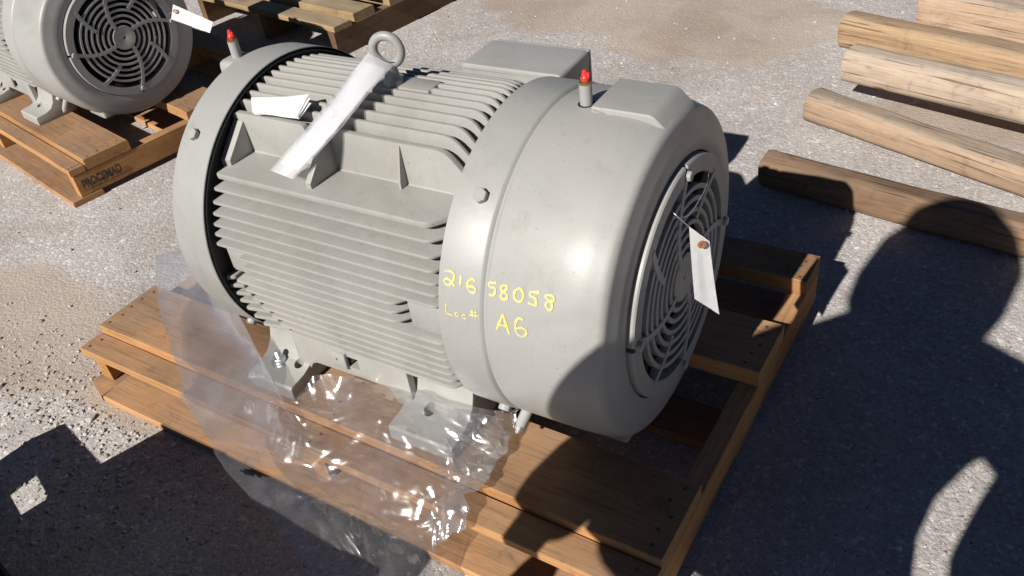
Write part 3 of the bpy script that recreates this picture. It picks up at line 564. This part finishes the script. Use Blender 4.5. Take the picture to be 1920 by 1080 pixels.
timber('timber', 1.62, 2.50, -16.0, 2.0, 0.10, 0.10, 0.079, 'log1', 'dark timber beyond the thick knotty timber', 6)
for x, lab in ((2.12, 'short cross bearer under the raised timbers near their ends'), (2.95, 'short cross bearer under the raised timbers far from their ends')):
    timber('bearer', x + 0.05, 2.55 - (x - 2.12) * 0.28, -106.0, 1.05, 0.09, 0.080, 0.001, 'log1', lab, x)

# ------------------------------------------------------------------ papers and tags
def sheet(bm, rows, th=0.0):
    vs = [[bm.verts.new(q) for q in r] for r in rows]
    for i in range(len(vs) - 1):
        for j in range(len(vs[0]) - 1): bm.faces.new((vs[i][j], vs[i][j + 1], vs[i + 1][j + 1], vs[i + 1][j]))
    if th: bmesh.ops.solidify(bm, geom=bm.faces[:], thickness=th)
MW = Matrix.Translation(MOTOR.location) @ Matrix.Rotation(0.01934, 4, 'Z')
SLEEVE = [[(-0.0742,-0.02,0.6104),(-0.0365,-0.008,0.587)],[(-0.0996,-0.0675,0.5713),(-0.0401,-0.0631,0.5723)],[(-0.1177,-0.1206,0.5405),(-0.0561,-0.118,0.5417)],[(-0.1294,-0.1531,0.5206),(-0.0723,-0.1551,0.5193)],[(-0.1504,-0.1818,0.4972),(-0.0951,-0.1855,0.494)],[(-0.1744,-0.2086,0.4718),(-0.1216,-0.2129,0.467)]]
ls = smoothline([s[0] for s in SLEEVE], 6); rs = smoothline([s[1] for s in SLEEVE], 6)
def strip(i0, i1, u0, u1, lift, puff):
    out = []
    for i in range(i0, i1):
        a, c = Vector(ls[i]), Vector(rs[i]); t_ = Vector(ls[min(i + 1, len(ls) - 1)]) - Vector(ls[max(i - 1, 0)]); nn = (c - a).cross(t_).normalized()
        if nn.z < 0: nn = -nn
        row = []
        for k in range(9):
            u = u0 + (u1 - u0) * k / 8; q = a.lerp(c, u) + nn * (lift + puff * math.sin(math.pi * k / 8) + 0.0016 * noise.noise(Vector((i * 0.4, u * 3, lift * 900)))); row.append(MW @ q)
        out.append(row)
    return out
SL = thing('document_sleeve', 'long clear plastic sleeve of white papers tied to the lifting eye', 'sleeve', MW @ Vector((-0.05, 0, 0.565)))
def local(rows, o): return [[q - Vector(o.location) for q in r] for r in rows]
b = B(); sheet(b, local(strip(0, len(ls), 0.0, 1.0, 0.004, 0.009), SL)); sheet(b, local(strip(0, len(ls), 0.0, 1.0, 0.0, -0.001), SL)); obj('clear_film', b, 'sleeve', SL, 60)
b = B(); sheet(b, local(strip(2, len(ls) - 3, 0.12, 0.93, 0.003, 0.007), SL), 0.0006); obj('folded_papers', b, 'paper', SL, 60)
b = B(); tube(b, [MW @ Vector(q) - Vector(SL.location) for q in ((-0.055, -0.015, 0.600), (-0.045, -0.010, 0.594), (-0.030, 0.0, 0.590), (-0.028, 0.010, 0.592))], 0.0011, 6); obj('wire_tie', b, 'steel', SL)
LEAF = [(-0.2822,-0.1099,0.5398),(-0.1592,-0.0893,0.557),(-0.1378,-0.1177,0.544),(-0.1569,-0.1319,0.5294),(-0.2593,-0.1357,0.5228)]
b = B(); lf = [MW @ Vector(q) for q in LEAF]; o0 = lf[4]
for k in range(3):
    A = [lf[4] + Vector((0, 0, 0.004)), lf[3] + Vector((0, 0, 0.004)), lf[2].lerp(lf[1], 0.5 + 0.2 * k), lf[0].lerp(lf[1], 0.0)]
    rows = [[A[0].lerp(A[1], u / 6).lerp(A[3].lerp(A[2], u / 6), v / 4) + Vector((0, -0.0018 * k, 0.0022 * k + 0.0015 * math.sin(u * 0.8 + k))) - o0 for u in range(7)] for v in range(5)]
    sheet(b, rows, 0.0004)
o = tag(obj('folded_leaflet', b, 'white'), 'folded white leaflet lying on the fins beside the plastic sleeve', 'leaflet'); o.location = o0
def paper_tag(label, corners, eye, grp):
    c = [Vector(q) for q in corners]; e = Vector(eye); T = thing('paper_tag', label, 'tag', e, 0, grp)
    b = B(); nn = (c[1] - c[0]).cross(c[3] - c[0]).normalized()
    A = [c[0], c[1], c[2], c[3]]
    rows = [[(A[0].lerp(A[1], u / 6)).lerp(A[3].lerp(A[2], u / 6), v / 10) + nn * (0.006 * math.sin(v / 10 * 2.4) * (1 if u > 2 else 0.6)) - e for u in range(7)] for v in range(11)]
    sheet(b, rows, 0.0005); obj('card', b, 'white', T, 60)
    return T, nn, e
TG = [MW @ Vector(q) for q in [(0.5022,-0.0546,0.4197),(0.5216,-0.0401,0.4083),(0.5378,-0.0279,0.3475),(0.544,-0.0232,0.2368),(0.5109,-0.0481,0.2795),(0.5168,-0.0437,0.3874)]]
T, nn, e = paper_tag('white paper tag hanging on a wire from the fan grille of the handwritten motor', [TG[0], TG[1].lerp(TG[2], 0.35), TG[3], TG[4]], TG[5], 'white paper tags')
def eyelet(T, nn, wire):
    if nn.y > 0: nn = -nn
    q = nn.to_track_quat('Z', 'Y').to_matrix().to_4x4(); b = B(); lathe(b, [(0.0045, 0.0022), (0.0065, 0.0024), (0.0067, 0.0062), (0.0045, 0.0066)], 'z', 24); bmesh.ops.transform(b, matrix=q, verts=b.verts); obj('eyelet', b, 'eyelet', T)
    b = B(); tube(b, [Vector(x) - Vector(T.location) for x in smoothline([tuple(x) for x in wire], 5)], 0.0007, 6); obj('wire', b, 'zinc', T)
eyelet(T, nn, [e + nn * 0.004, e + Vector((-0.010, 0.0, 0.016)), MW @ Vector((0.486, -0.058, 0.435)), MW @ Vector((0.470, -0.050, 0.440))])
b = B(); tube(b, [Vector(x) - Vector(T.location) for x in smoothline([tuple(MW @ Vector(q)) for q in ((0.480, -0.058, 0.432), (0.492, -0.035, 0.424), (0.494, 0.0, 0.425), (0.492, 0.045, 0.430), (0.480, 0.09, 0.432))], 5)], 0.0006, 6); obj('wire', b, 'zinc', T)
TG2 = [Vector(q) for q in [(-0.7067,1.0365,0.461),(-0.6634,1.0572,0.4537),(-0.5909,1.0718,0.4014),(-0.5975,1.0531,0.3714),(-0.7103,1.0143,0.4207),(-0.6985,1.0313,0.4413)]]
T, nn, e = paper_tag('white paper tag sticking out from the rim of the motor above the stencilled pallet', [TG2[4], TG2[0], TG2[2], TG2[3]], TG2[5], 'white paper tags')
eyelet(T, nn, [e + nn * 0.004, e + Vector((-0.02, -0.004, -0.006)), e + Vector((-0.045, -0.004, -0.016))])

# ------------------------------------------------------------------ the plastic film over the pallet edge
FILM = [[(0.078, 0.215, 0.24), (0.149, 0.132, 0.16), (0.249, 0.068, 0.145), (0.334, 0.014, 0.125), (0.405, -0.029, 0.095), (0.524, -0.081, 0.085), (0.695, -0.131, 0.075), (0.942, -0.221, 0.05)], [(0.221, 0.242, 0.27), (0.288, 0.159, 0.17), (0.394, 0.082, 0.15), (0.455, 0.032, 0.135), (0.522, -0.014, 0.11), (0.637, -0.063, 0.095), (0.791, -0.118, 0.085), (0.995, -0.202, 0.055)], [(0.424, 0.14, 0.23), (0.467, 0.119, 0.19), (0.535, 0.077, 0.165), (0.577, 0.034, 0.148), (0.621, -0.0, 0.12), (0.724, -0.053, 0.1), (0.857, -0.108, 0.09), (1.023, -0.19, 0.055)], [(0.623, 0.044, 0.18), (0.642, 0.029, 0.174), (0.663, 0.021, 0.155), (0.693, 0.012, 0.142), (0.733, -0.008, 0.13), (0.808, -0.044, 0.105), (0.907, -0.095, 0.09), (1.038, -0.182, 0.055)], [(0.667, 0.105, 0.19), (0.696, 0.086, 0.165), (0.736, 0.058, 0.152), (0.779, 0.035, 0.145), (0.825, 0.013, 0.132), (0.881, -0.028, 0.105), (0.948, -0.083, 0.085), (1.046, -0.173, 0.05)], [(0.803, 0.146, 0.186), (0.838, 0.106, 0.18), (0.873, 0.068, 0.177), (0.899, 0.051, 0.158), (0.933, 0.031, 0.14), (0.97, -0.012, 0.116), (0.996, -0.066, 0.08), (1.05, -0.162, 0.045)], [(0.983, 0.165, 0.188), (0.998, 0.147, 0.178), (0.993, 0.107, 0.16), (0.997, 0.072, 0.15), (1.004, 0.035, 0.138), (1.016, -0.012, 0.121), (1.017, -0.059, 0.07), (1.045, -0.153, 0.035)], [(1.049, 0.207, 0.17), (1.048, 0.169, 0.152), (1.053, 0.105, 0.146), (1.06, 0.043, 0.145), (1.059, 0.003, 0.128), (1.044, -0.035, 0.1), (1.027, -0.081, 0.06), (1.039, -0.149, 0.025)]]
def catmull(p, k): return smoothline(p, k)
cols = [catmull(c, 18) for c in FILM]
rowsf = [catmull([c[i] for c in cols], 20) for i in range(len(cols[0]))]
bm = B(); vs = []
def crumple(v):
    d = noise.voronoi(v)[0]; return min(d[1] - d[0], 0.7)
ni, nj = len(rowsf), len(rowsf[0])
def film_point(i, j, off=0.0, sd=0.0):
    q = Vector(rowsf[i][j]); uu = j / (nj - 1); vv = i / (ni - 1)
    q.x += (0.022 * noise.noise(Vector((vv * 7, 1, 2))) + 0.010 * noise.noise(Vector((vv * 19, 5, 2)))) * ((1 - uu) ** 5 + uu ** 5)
    w0 = Vector((q.x * 1.0 + q.y * 0.6, q.y - q.x * 0.45, q.z * 0.7 + sd)); w1 = w0 + noise.noise_vector(w0 * 6) * 0.05
    cr = 0.30 + 0.70 * min(1, max(0, (uu - 0.12) / 0.3 + (vv - 0.55)))     # the left flap hangs smoother
    h = cr * (0.026 * crumple(Vector((w1.x * 3.6, w1.y * 9, w1.z * 6))) + 0.014 * crumple(Vector((w1.x * 17, w1.y * 7, w1.z * 12)) + Vector((5, 2, 8))) + 0.0032 * crumple(Vector((w1.x * 26, w1.y * 50, w1.z * 30)))) + 0.010 * (noise.noise(w0 * 6) + 0.5)
    return q + Vector((0, -0.45 * h, h + off))
FM = thing('plastic_film', 'torn crumpled clear plastic film over the pallet front edge and motor feet', 'plastic film', (0.70, 0.0, 0.135))
def film_part(name, jr, ir, off, sd, tear):
    bm = B(); vs = {}
    for i in range(*ir):
        for j in range(*jr): vs[i, j] = bm.verts.new(film_point(i, j, off, sd) - Vector(FM.location))
    for i in range(ir[0], ir[1] - 1):
        for j in range(jr[0], jr[1] - 1):
            c = (vs[i, j].co + vs[i + 1, j + 1].co) / 2 + Vector(FM.location)
            if tear:
                s_ = (c.x - 0.585) / 0.10; lip = -0.085 + 0.020 * s_ + 0.007 * noise.noise(Vector((c.x * 60, 0, 3)))
                if 0 < s_ < 1 and abs(c.y - lip) < 0.0075 * math.sin(math.pi * s_) + 0.0015: continue
                if i > ni - 8 and noise.noise(Vector((j * 0.13, 4, 2))) * 8 + ni - 5 < i: continue
            bm.faces.new((vs[i, j], vs[i, j + 1], vs[i + 1, j + 1], vs[i + 1, j]))
    bmesh.ops.delete(bm, geom=[v for v in bm.verts if not v.link_faces], context='VERTS')
    return obj(name, bm, 'film', FM, sharp=80)
film_part('sheet', (0, nj), (0, ni), 0.0, 0.0, True)
film_part('folded_layer', (0, int(nj * 0.34)), (0, int(ni * 0.66)), 0.005, 3.1, False)
film_part('folded_layer', (int(nj * 0.80), nj), (int(ni * 0.10), int(ni * 0.80)), 0.004, 7.7, False)

# ------------------------------------------------------------------ unidentified object beside the camera, form made up to cast its yard shadow
CB = thing('shadow_caster', 'dark olive unidentified shadow caster with a notched end bracket, in front of the pallet', 'cabinet', (0.55, -0.75, 0))
b = B(); box(b, -0.36, 0.36, -0.20, 0.175, 0.04, 0.425, 0.008); body = obj('body', b, 'olive', CB)
b = B(); box(b, -0.33, 0.33, 0.1752, 0.183, 0.07, 0.395, 0.004); obj('front_panel', b, 'olive', CB)
for x in (-0.30, 0.27):
    b = B(); box(b, x, x + 0.05, -0.19, 0.165, 0.0, 0.041, 0.003); obj('skid', b, 'olive', CB)
b = B(); prism(b, [(-0.584, 0.0), (-0.14, 0.0), (-0.14, 0.325), (-0.338, 0.317), (-0.374, 0.209), (-0.561, 0.239), (-0.584, 0.19)], 'xz', 0.300, 0.308, 0.002); br = obj('end_bracket', b, 'olive', CB)
cb = B(); prism(cb, [(-0.464, 0.101), (-0.468, 0.150), (-0.384, 0.1315), (-0.393, 0.086)], 'xz', 0.2, 0.4); cut(br, cb)
b = B(); box(b, -0.36, -0.14, 0.17, 0.301, 0.10, 0.112); obj('bracket_arm', b, 'olive', CB)

# ------------------------------------------------------------------ the photographer, standing behind the camera
PS = thing('person', 'person in a loose dark hooded jacket holding a compact camera out in one hand', 'person', (1.42, -0.85, 0))
def skin(name, verts, edges, rad, mat, parent, root=0, sub=2):
    me = bpy.data.meshes.new(name); me.from_pydata(verts, edges, []); o = bpy.data.objects.new(name, me); COL.objects.link(o); o.parent = parent
    md = o.modifiers.new('skin', 'SKIN'); sv = me.skin_vertices[0].data
    for i, r in enumerate(rad): sv[i].radius = r if isinstance(r, tuple) else (r, r)
    sv[root].use_root = True; s = o.modifiers.new('sub', 'SUBSURF'); s.levels = sub; s.render_levels = sub
    bpy.context.view_layer.update(); nm = bpy.data.meshes.new_from_object(o.evaluated_get(bpy.context.evaluated_depsgraph_get()))
    o.modifiers.clear(); o.data = nm; nm.polygons.foreach_set('use_smooth', [True] * len(nm.polygons)); nm.materials.clear(); nm.materials.append(M[mat]); return o
M['skin'] = plain('skin', (0.45, 0.27, 0.19), 0.5); M['jacket'] = plain('navy_jacket', (0.03, 0.035, 0.06), 0.8); M['jeans'] = plain('denim', (0.05, 0.07, 0.12), 0.85); M['boot'] = plain('boot_leather', (0.05, 0.03, 0.02), 0.6); M['hair'] = plain('brown_hair', (0.06, 0.035, 0.02), 0.7); M['hat'] = plain('tan_hat', (0.25, 0.2, 0.13), 0.85)
# local frame: person faces +y; x to the picture's right
BV = [(0.03, 0, 0.82), (0.02, 0, 0.98), (-0.01, 0.0, 1.14), (-0.03, 0.0, 1.235), (-0.05, 0.0, 1.30), (-0.065, 0.01, 1.40), (-0.07, 0.01, 1.50), (-0.07, 0.0, 1.575),
      (-0.19, 0, 1.20), (-0.29, 0.0, 1.03), (-0.355, 0.0, 0.90), (-0.365, 0.02, 0.76), (-0.355, 0.04, 0.66),
      (0.15, 0, 1.20), (0.305, -0.02, 1.08), (0.270, -0.01, 0.865), (0.29, 0.08, 1.06), (0.288, 0.135, 1.215),
      (-0.005, 0, 0.74), (-0.02, 0.02, 0.44), (-0.03, 0, 0.09), (0.105, 0, 0.74), (0.115, 0.02, 0.44), (0.12, 0, 0.09), (-0.03, 0.13, 0.045), (0.125, 0.13, 0.045)]
BE = [(0, 1), (1, 2), (2, 3), (3, 4), (4, 5), (5, 6), (6, 7), (3, 8), (8, 9), (9, 10), (10, 11), (11, 12), (3, 13), (13, 14), (14, 15), (15, 16), (16, 17), (0, 18), (18, 19), (19, 20), (0, 21), (21, 22), (22, 23), (20, 24), (23, 25)]
BR = [(0.125, 0.09), (0.12, 0.085), (0.14, 0.095), (0.10, 0.075), 0.055, (0.07, 0.085), (0.078, 0.095), (0.06, 0.07), 0.062, 0.054, 0.046, 0.04, 0.032, 0.062, 0.052, 0.044, 0.038, 0.030, 0.085, 0.062, 0.045, 0.085, 0.062, 0.045, 0.04, 0.04]
body = skin('body', BV, BE, BR, 'skin', PS)
# clothing follows the body
HO = (0.105, 0.0, 0)
skin('jacket', [(BV[i][0] - {0: 0.09, 1: 0.07, 2: -0.005}.get(i, 0), BV[i][1], BV[i][2] + (0.035 if i == 0 else 0.03 if i == 1 else 0)) for i in (0, 1, 2, 3, 4, 8, 9, 10, 11, 13, 14, 15, 16)] if True else [BV[i] for i in (0, 1, 2, 3, 4, 8, 9, 10, 11, 13, 14, 15, 16)] , [(0, 1), (1, 2), (2, 3), (3, 4), (3, 5), (5, 6), (6, 7), (7, 8), (3, 9), (9, 10), (10, 11), (11, 12)], [(0.22, 0.15), (0.22, 0.15), (0.20, 0.13), (0.135, 0.10), 0.07, 0.078, 0.078, 0.082, 0.078, 0.085, 0.085, 0.105, 0.08], 'jacket', PS)
b = B(); rings = [(0.825, -0.080, 0.208, 0.13), (0.84, -0.080, 0.211, 0.135), (1.0, -0.070, 0.200, 0.13), (1.085, -0.045, 0.205, 0.125), (1.13, -0.018, 0.218, 0.115), (1.20, -0.02, 0.16, 0.10), (1.25, -0.04, 0.09, 0.07)]; rw = []
for (z, cx, ax, ay) in rings: rw.append([b.verts.new((cx + ax * math.cos(2 * math.pi * k / 36) * (1 + 0.02 * math.sin(k * 2.1)), ay * math.sin(2 * math.pi * k / 36), z)) for k in range(36)])
for i in range(len(rw) - 1):
    for k in range(36): b.faces.new((rw[i][k], rw[i][(k + 1) % 36], rw[i + 1][(k + 1) % 36], rw[i + 1][k]))
obj('coat_body', b, 'jacket', PS)
skin('trousers', [(0.03, 0, 0.84)] + [BV[i] for i in (18, 19, 20, 21, 22, 23)], [(0, 1), (1, 2), (2, 3), (0, 4), (4, 5), (5, 6)], [(0.14, 0.105), 0.098, 0.076, 0.06, 0.098, 0.076, 0.06], 'jeans', PS)
for sx in (-0.03, 0.12):
    skin('boot', [(sx, -0.03, 0.052), (sx, 0.06, 0.05), (sx, 0.15, 0.043), (sx, -0.01, 0.14)], [(0, 1), (1, 2), (0, 3)], [0.052, 0.05, 0.042, 0.062], 'boot', PS)
b = B(); lathe(b, [(1.315, 0.05), (1.34, 0.095), (1.365, 0.145), (1.42, 0.157), (1.52, 0.155), (1.60, 0.125), (1.66, 0.075), (1.688, 0.0), (1.675, 0.0), (1.60, 0.11), (1.46, 0.145), (1.40, 0.13)], 'z', 40, (-0.062, -0.02, 0), close=False); hd = obj('hood', b, 'jacket', PS); cb = B(); box(cb, -0.15, 0.0, 0.04, 0.3, 1.36, 1.56); cut(hd, cb)
hb = B()
lathe(hb, [(1.36, 0.02), (1.38, 0.075), (1.42, 0.086), (1.47, 0.088), (1.47, 0.0)], 'z', 28, (-0.07, -0.018, 0), close=False); obj('hair', hb, 'hair', PS)
b = B()
for sx in (-0.035, 0.035): bmesh.ops.create_uvsphere(b, u_segments=12, v_segments=8, radius=0.012, matrix=Matrix.Translation((-0.07 + sx, 0.092, 1.455)))
obj('eyes', b, 'white', PS)
b = B(); tube(b, [(-0.07, 0.085, 1.455), (-0.07, 0.112, 1.425), (-0.07, 0.096, 1.412)], [0.006, 0.012, 0.010], 8); obj('nose', b, 'skin', PS)
b = B(); tube(b, [(-0.095, 0.088, 1.388), (-0.07, 0.098, 1.385), (-0.045, 0.088, 1.388)], 0.005, 8); obj('mouth', b, 'eyelet', PS)
def hand(palm, dirv, side, curl):
    p_ = Vector(palm); d = Vector(dirv).normalized(); s = Vector(side).normalized(); n_ = d.cross(s)
    b = B(); tube(b, [p_ - d * 0.03, p_, p_ + d * 0.04, p_ + d * 0.075], [0.024, 0.032, 0.037, 0.03], 12)
    for k, ln in enumerate((0.062, 0.072, 0.067, 0.052)):
        q = p_ + d * 0.07 + s * (0.026 - 0.0175 * k); tube(b, [q - d * 0.02, q + d * ln * 0.4, q + d * ln * 0.75 + n_ * curl * 0.5 * ln, q + d * ln * 0.8 + n_ * curl * ln], [0.0095, 0.009, 0.0085, 0.0065], 8)
    q = p_ + s * 0.028; tube(b, [q, q + s * 0.022 + d * 0.025 + n_ * 0.01, q + s * 0.026 + d * 0.055 + n_ * 0.025], [0.0115, 0.010, 0.0075], 8)
    return b
obj('hand', hand((-0.353, 0.045, 0.625), (0.03, 0.1, -1), (0, 1, 0.1), 0.4), 'skin', PS)
obj('hand', hand((0.288, 0.145, 1.235), (0.0, 0.25, 0.9), (-1, 0, 0), -0.5), 'skin', PS)
CAMV = co.matrix_basis.to_3x3() if False else None
eu = co.rotation_euler.to_matrix(); back = eu @ Vector((0, 0, 1))
DC = thing('compact_camera', 'small black compact camera held in the person\'s outstretched hand', 'camera', Vector(co.location) + back * 0.045)
DC.rotation_euler = co.rotation_euler
b = B(); box(b, -0.052, 0.052, -0.031, 0.031, -0.014, 0.014, 0.006, 3); obj('body', b, 'black', DC)
b = B(); lathe(b, [(-0.0155, 0.0), (-0.0155, 0.02), (-0.022, 0.021), (-0.022, 0.017), (-0.018, 0.012), (-0.018, 0)], 'z', 32, close=False); obj('lens_ring', b, 'dark', DC)

b = B(); rws = []
for i in range(13):
    rws.append([Vector((0.011 * (i - 6) + 0.006 * noise.noise(Vector((i * .5, j * .7, 1))), 0.008 * (j - 5), 0.006 + 0.028 * abs(noise.noise(Vector((i * 0.37, j * 0.41, 5)))) )) for j in range(11)])
sheet(b, rws); o = tag(obj('foil_scrap', b, 'zinc', sharp=20), 'crumpled silver foil scrap on the ground behind the stencilled pallet board', 'scrap'); o.location = (-0.86, 0.93, 0.0); o.rotation_euler = (0, 0, 0.5)

# ------------------------------------------------------------------ loose grit on the yard
rng = np.random.default_rng(5); verts = []; faces = []
ico = B(); bmesh.ops.create_icosphere(ico, subdivisions=1, radius=1.0); iv = np.array([v.co[:] for v in ico.verts]); ifc = [[v.index for v in f.verts] for f in ico.faces]; ico.free()
def in_pallet(x, y): return (-0.03 < x < 1.40 and -0.05 < y < 0.92)
cnt = 0
while cnt < 4200:
    u = rng.random()
    if u < 0.45: x, y = rng.normal(0.05, 0.28), rng.normal(-0.12, 0.13)
    elif u < 0.75: x, y = rng.uniform(-1.4, 2.0), rng.uniform(-0.4, 3.0)
    else: x, y = rng.uniform(0.9, 2.1), rng.uniform(-0.2, 1.4)
    if in_pallet(x, y) and rng.random() < 0.8: continue
    s = 0.0012 + 0.0040 * rng.random() ** 3 + (0.006 if rng.random() < 0.004 else 0)
    q = iv * (1 + 0.28 * rng.standard_normal((len(iv), 1))) * s * np.array([rng.uniform(0.8, 1.4), rng.uniform(0.8, 1.4), 0.7]); n0 = len(verts)
    verts.extend((q + np.array([x, y, s * 0.42])).tolist()); faces.extend([[a + n0 for a in f] for f in ifc]); cnt += 1
me = bpy.data.meshes.new('gravel'); me.from_pydata(verts, [], faces); me.materials.append(M['stone']); o = bpy.data.objects.new('gravel', me); COL.objects.link(o)
tag(o, 'loose pale grit and small stones on the yard', 'gravel', kind='stuff')
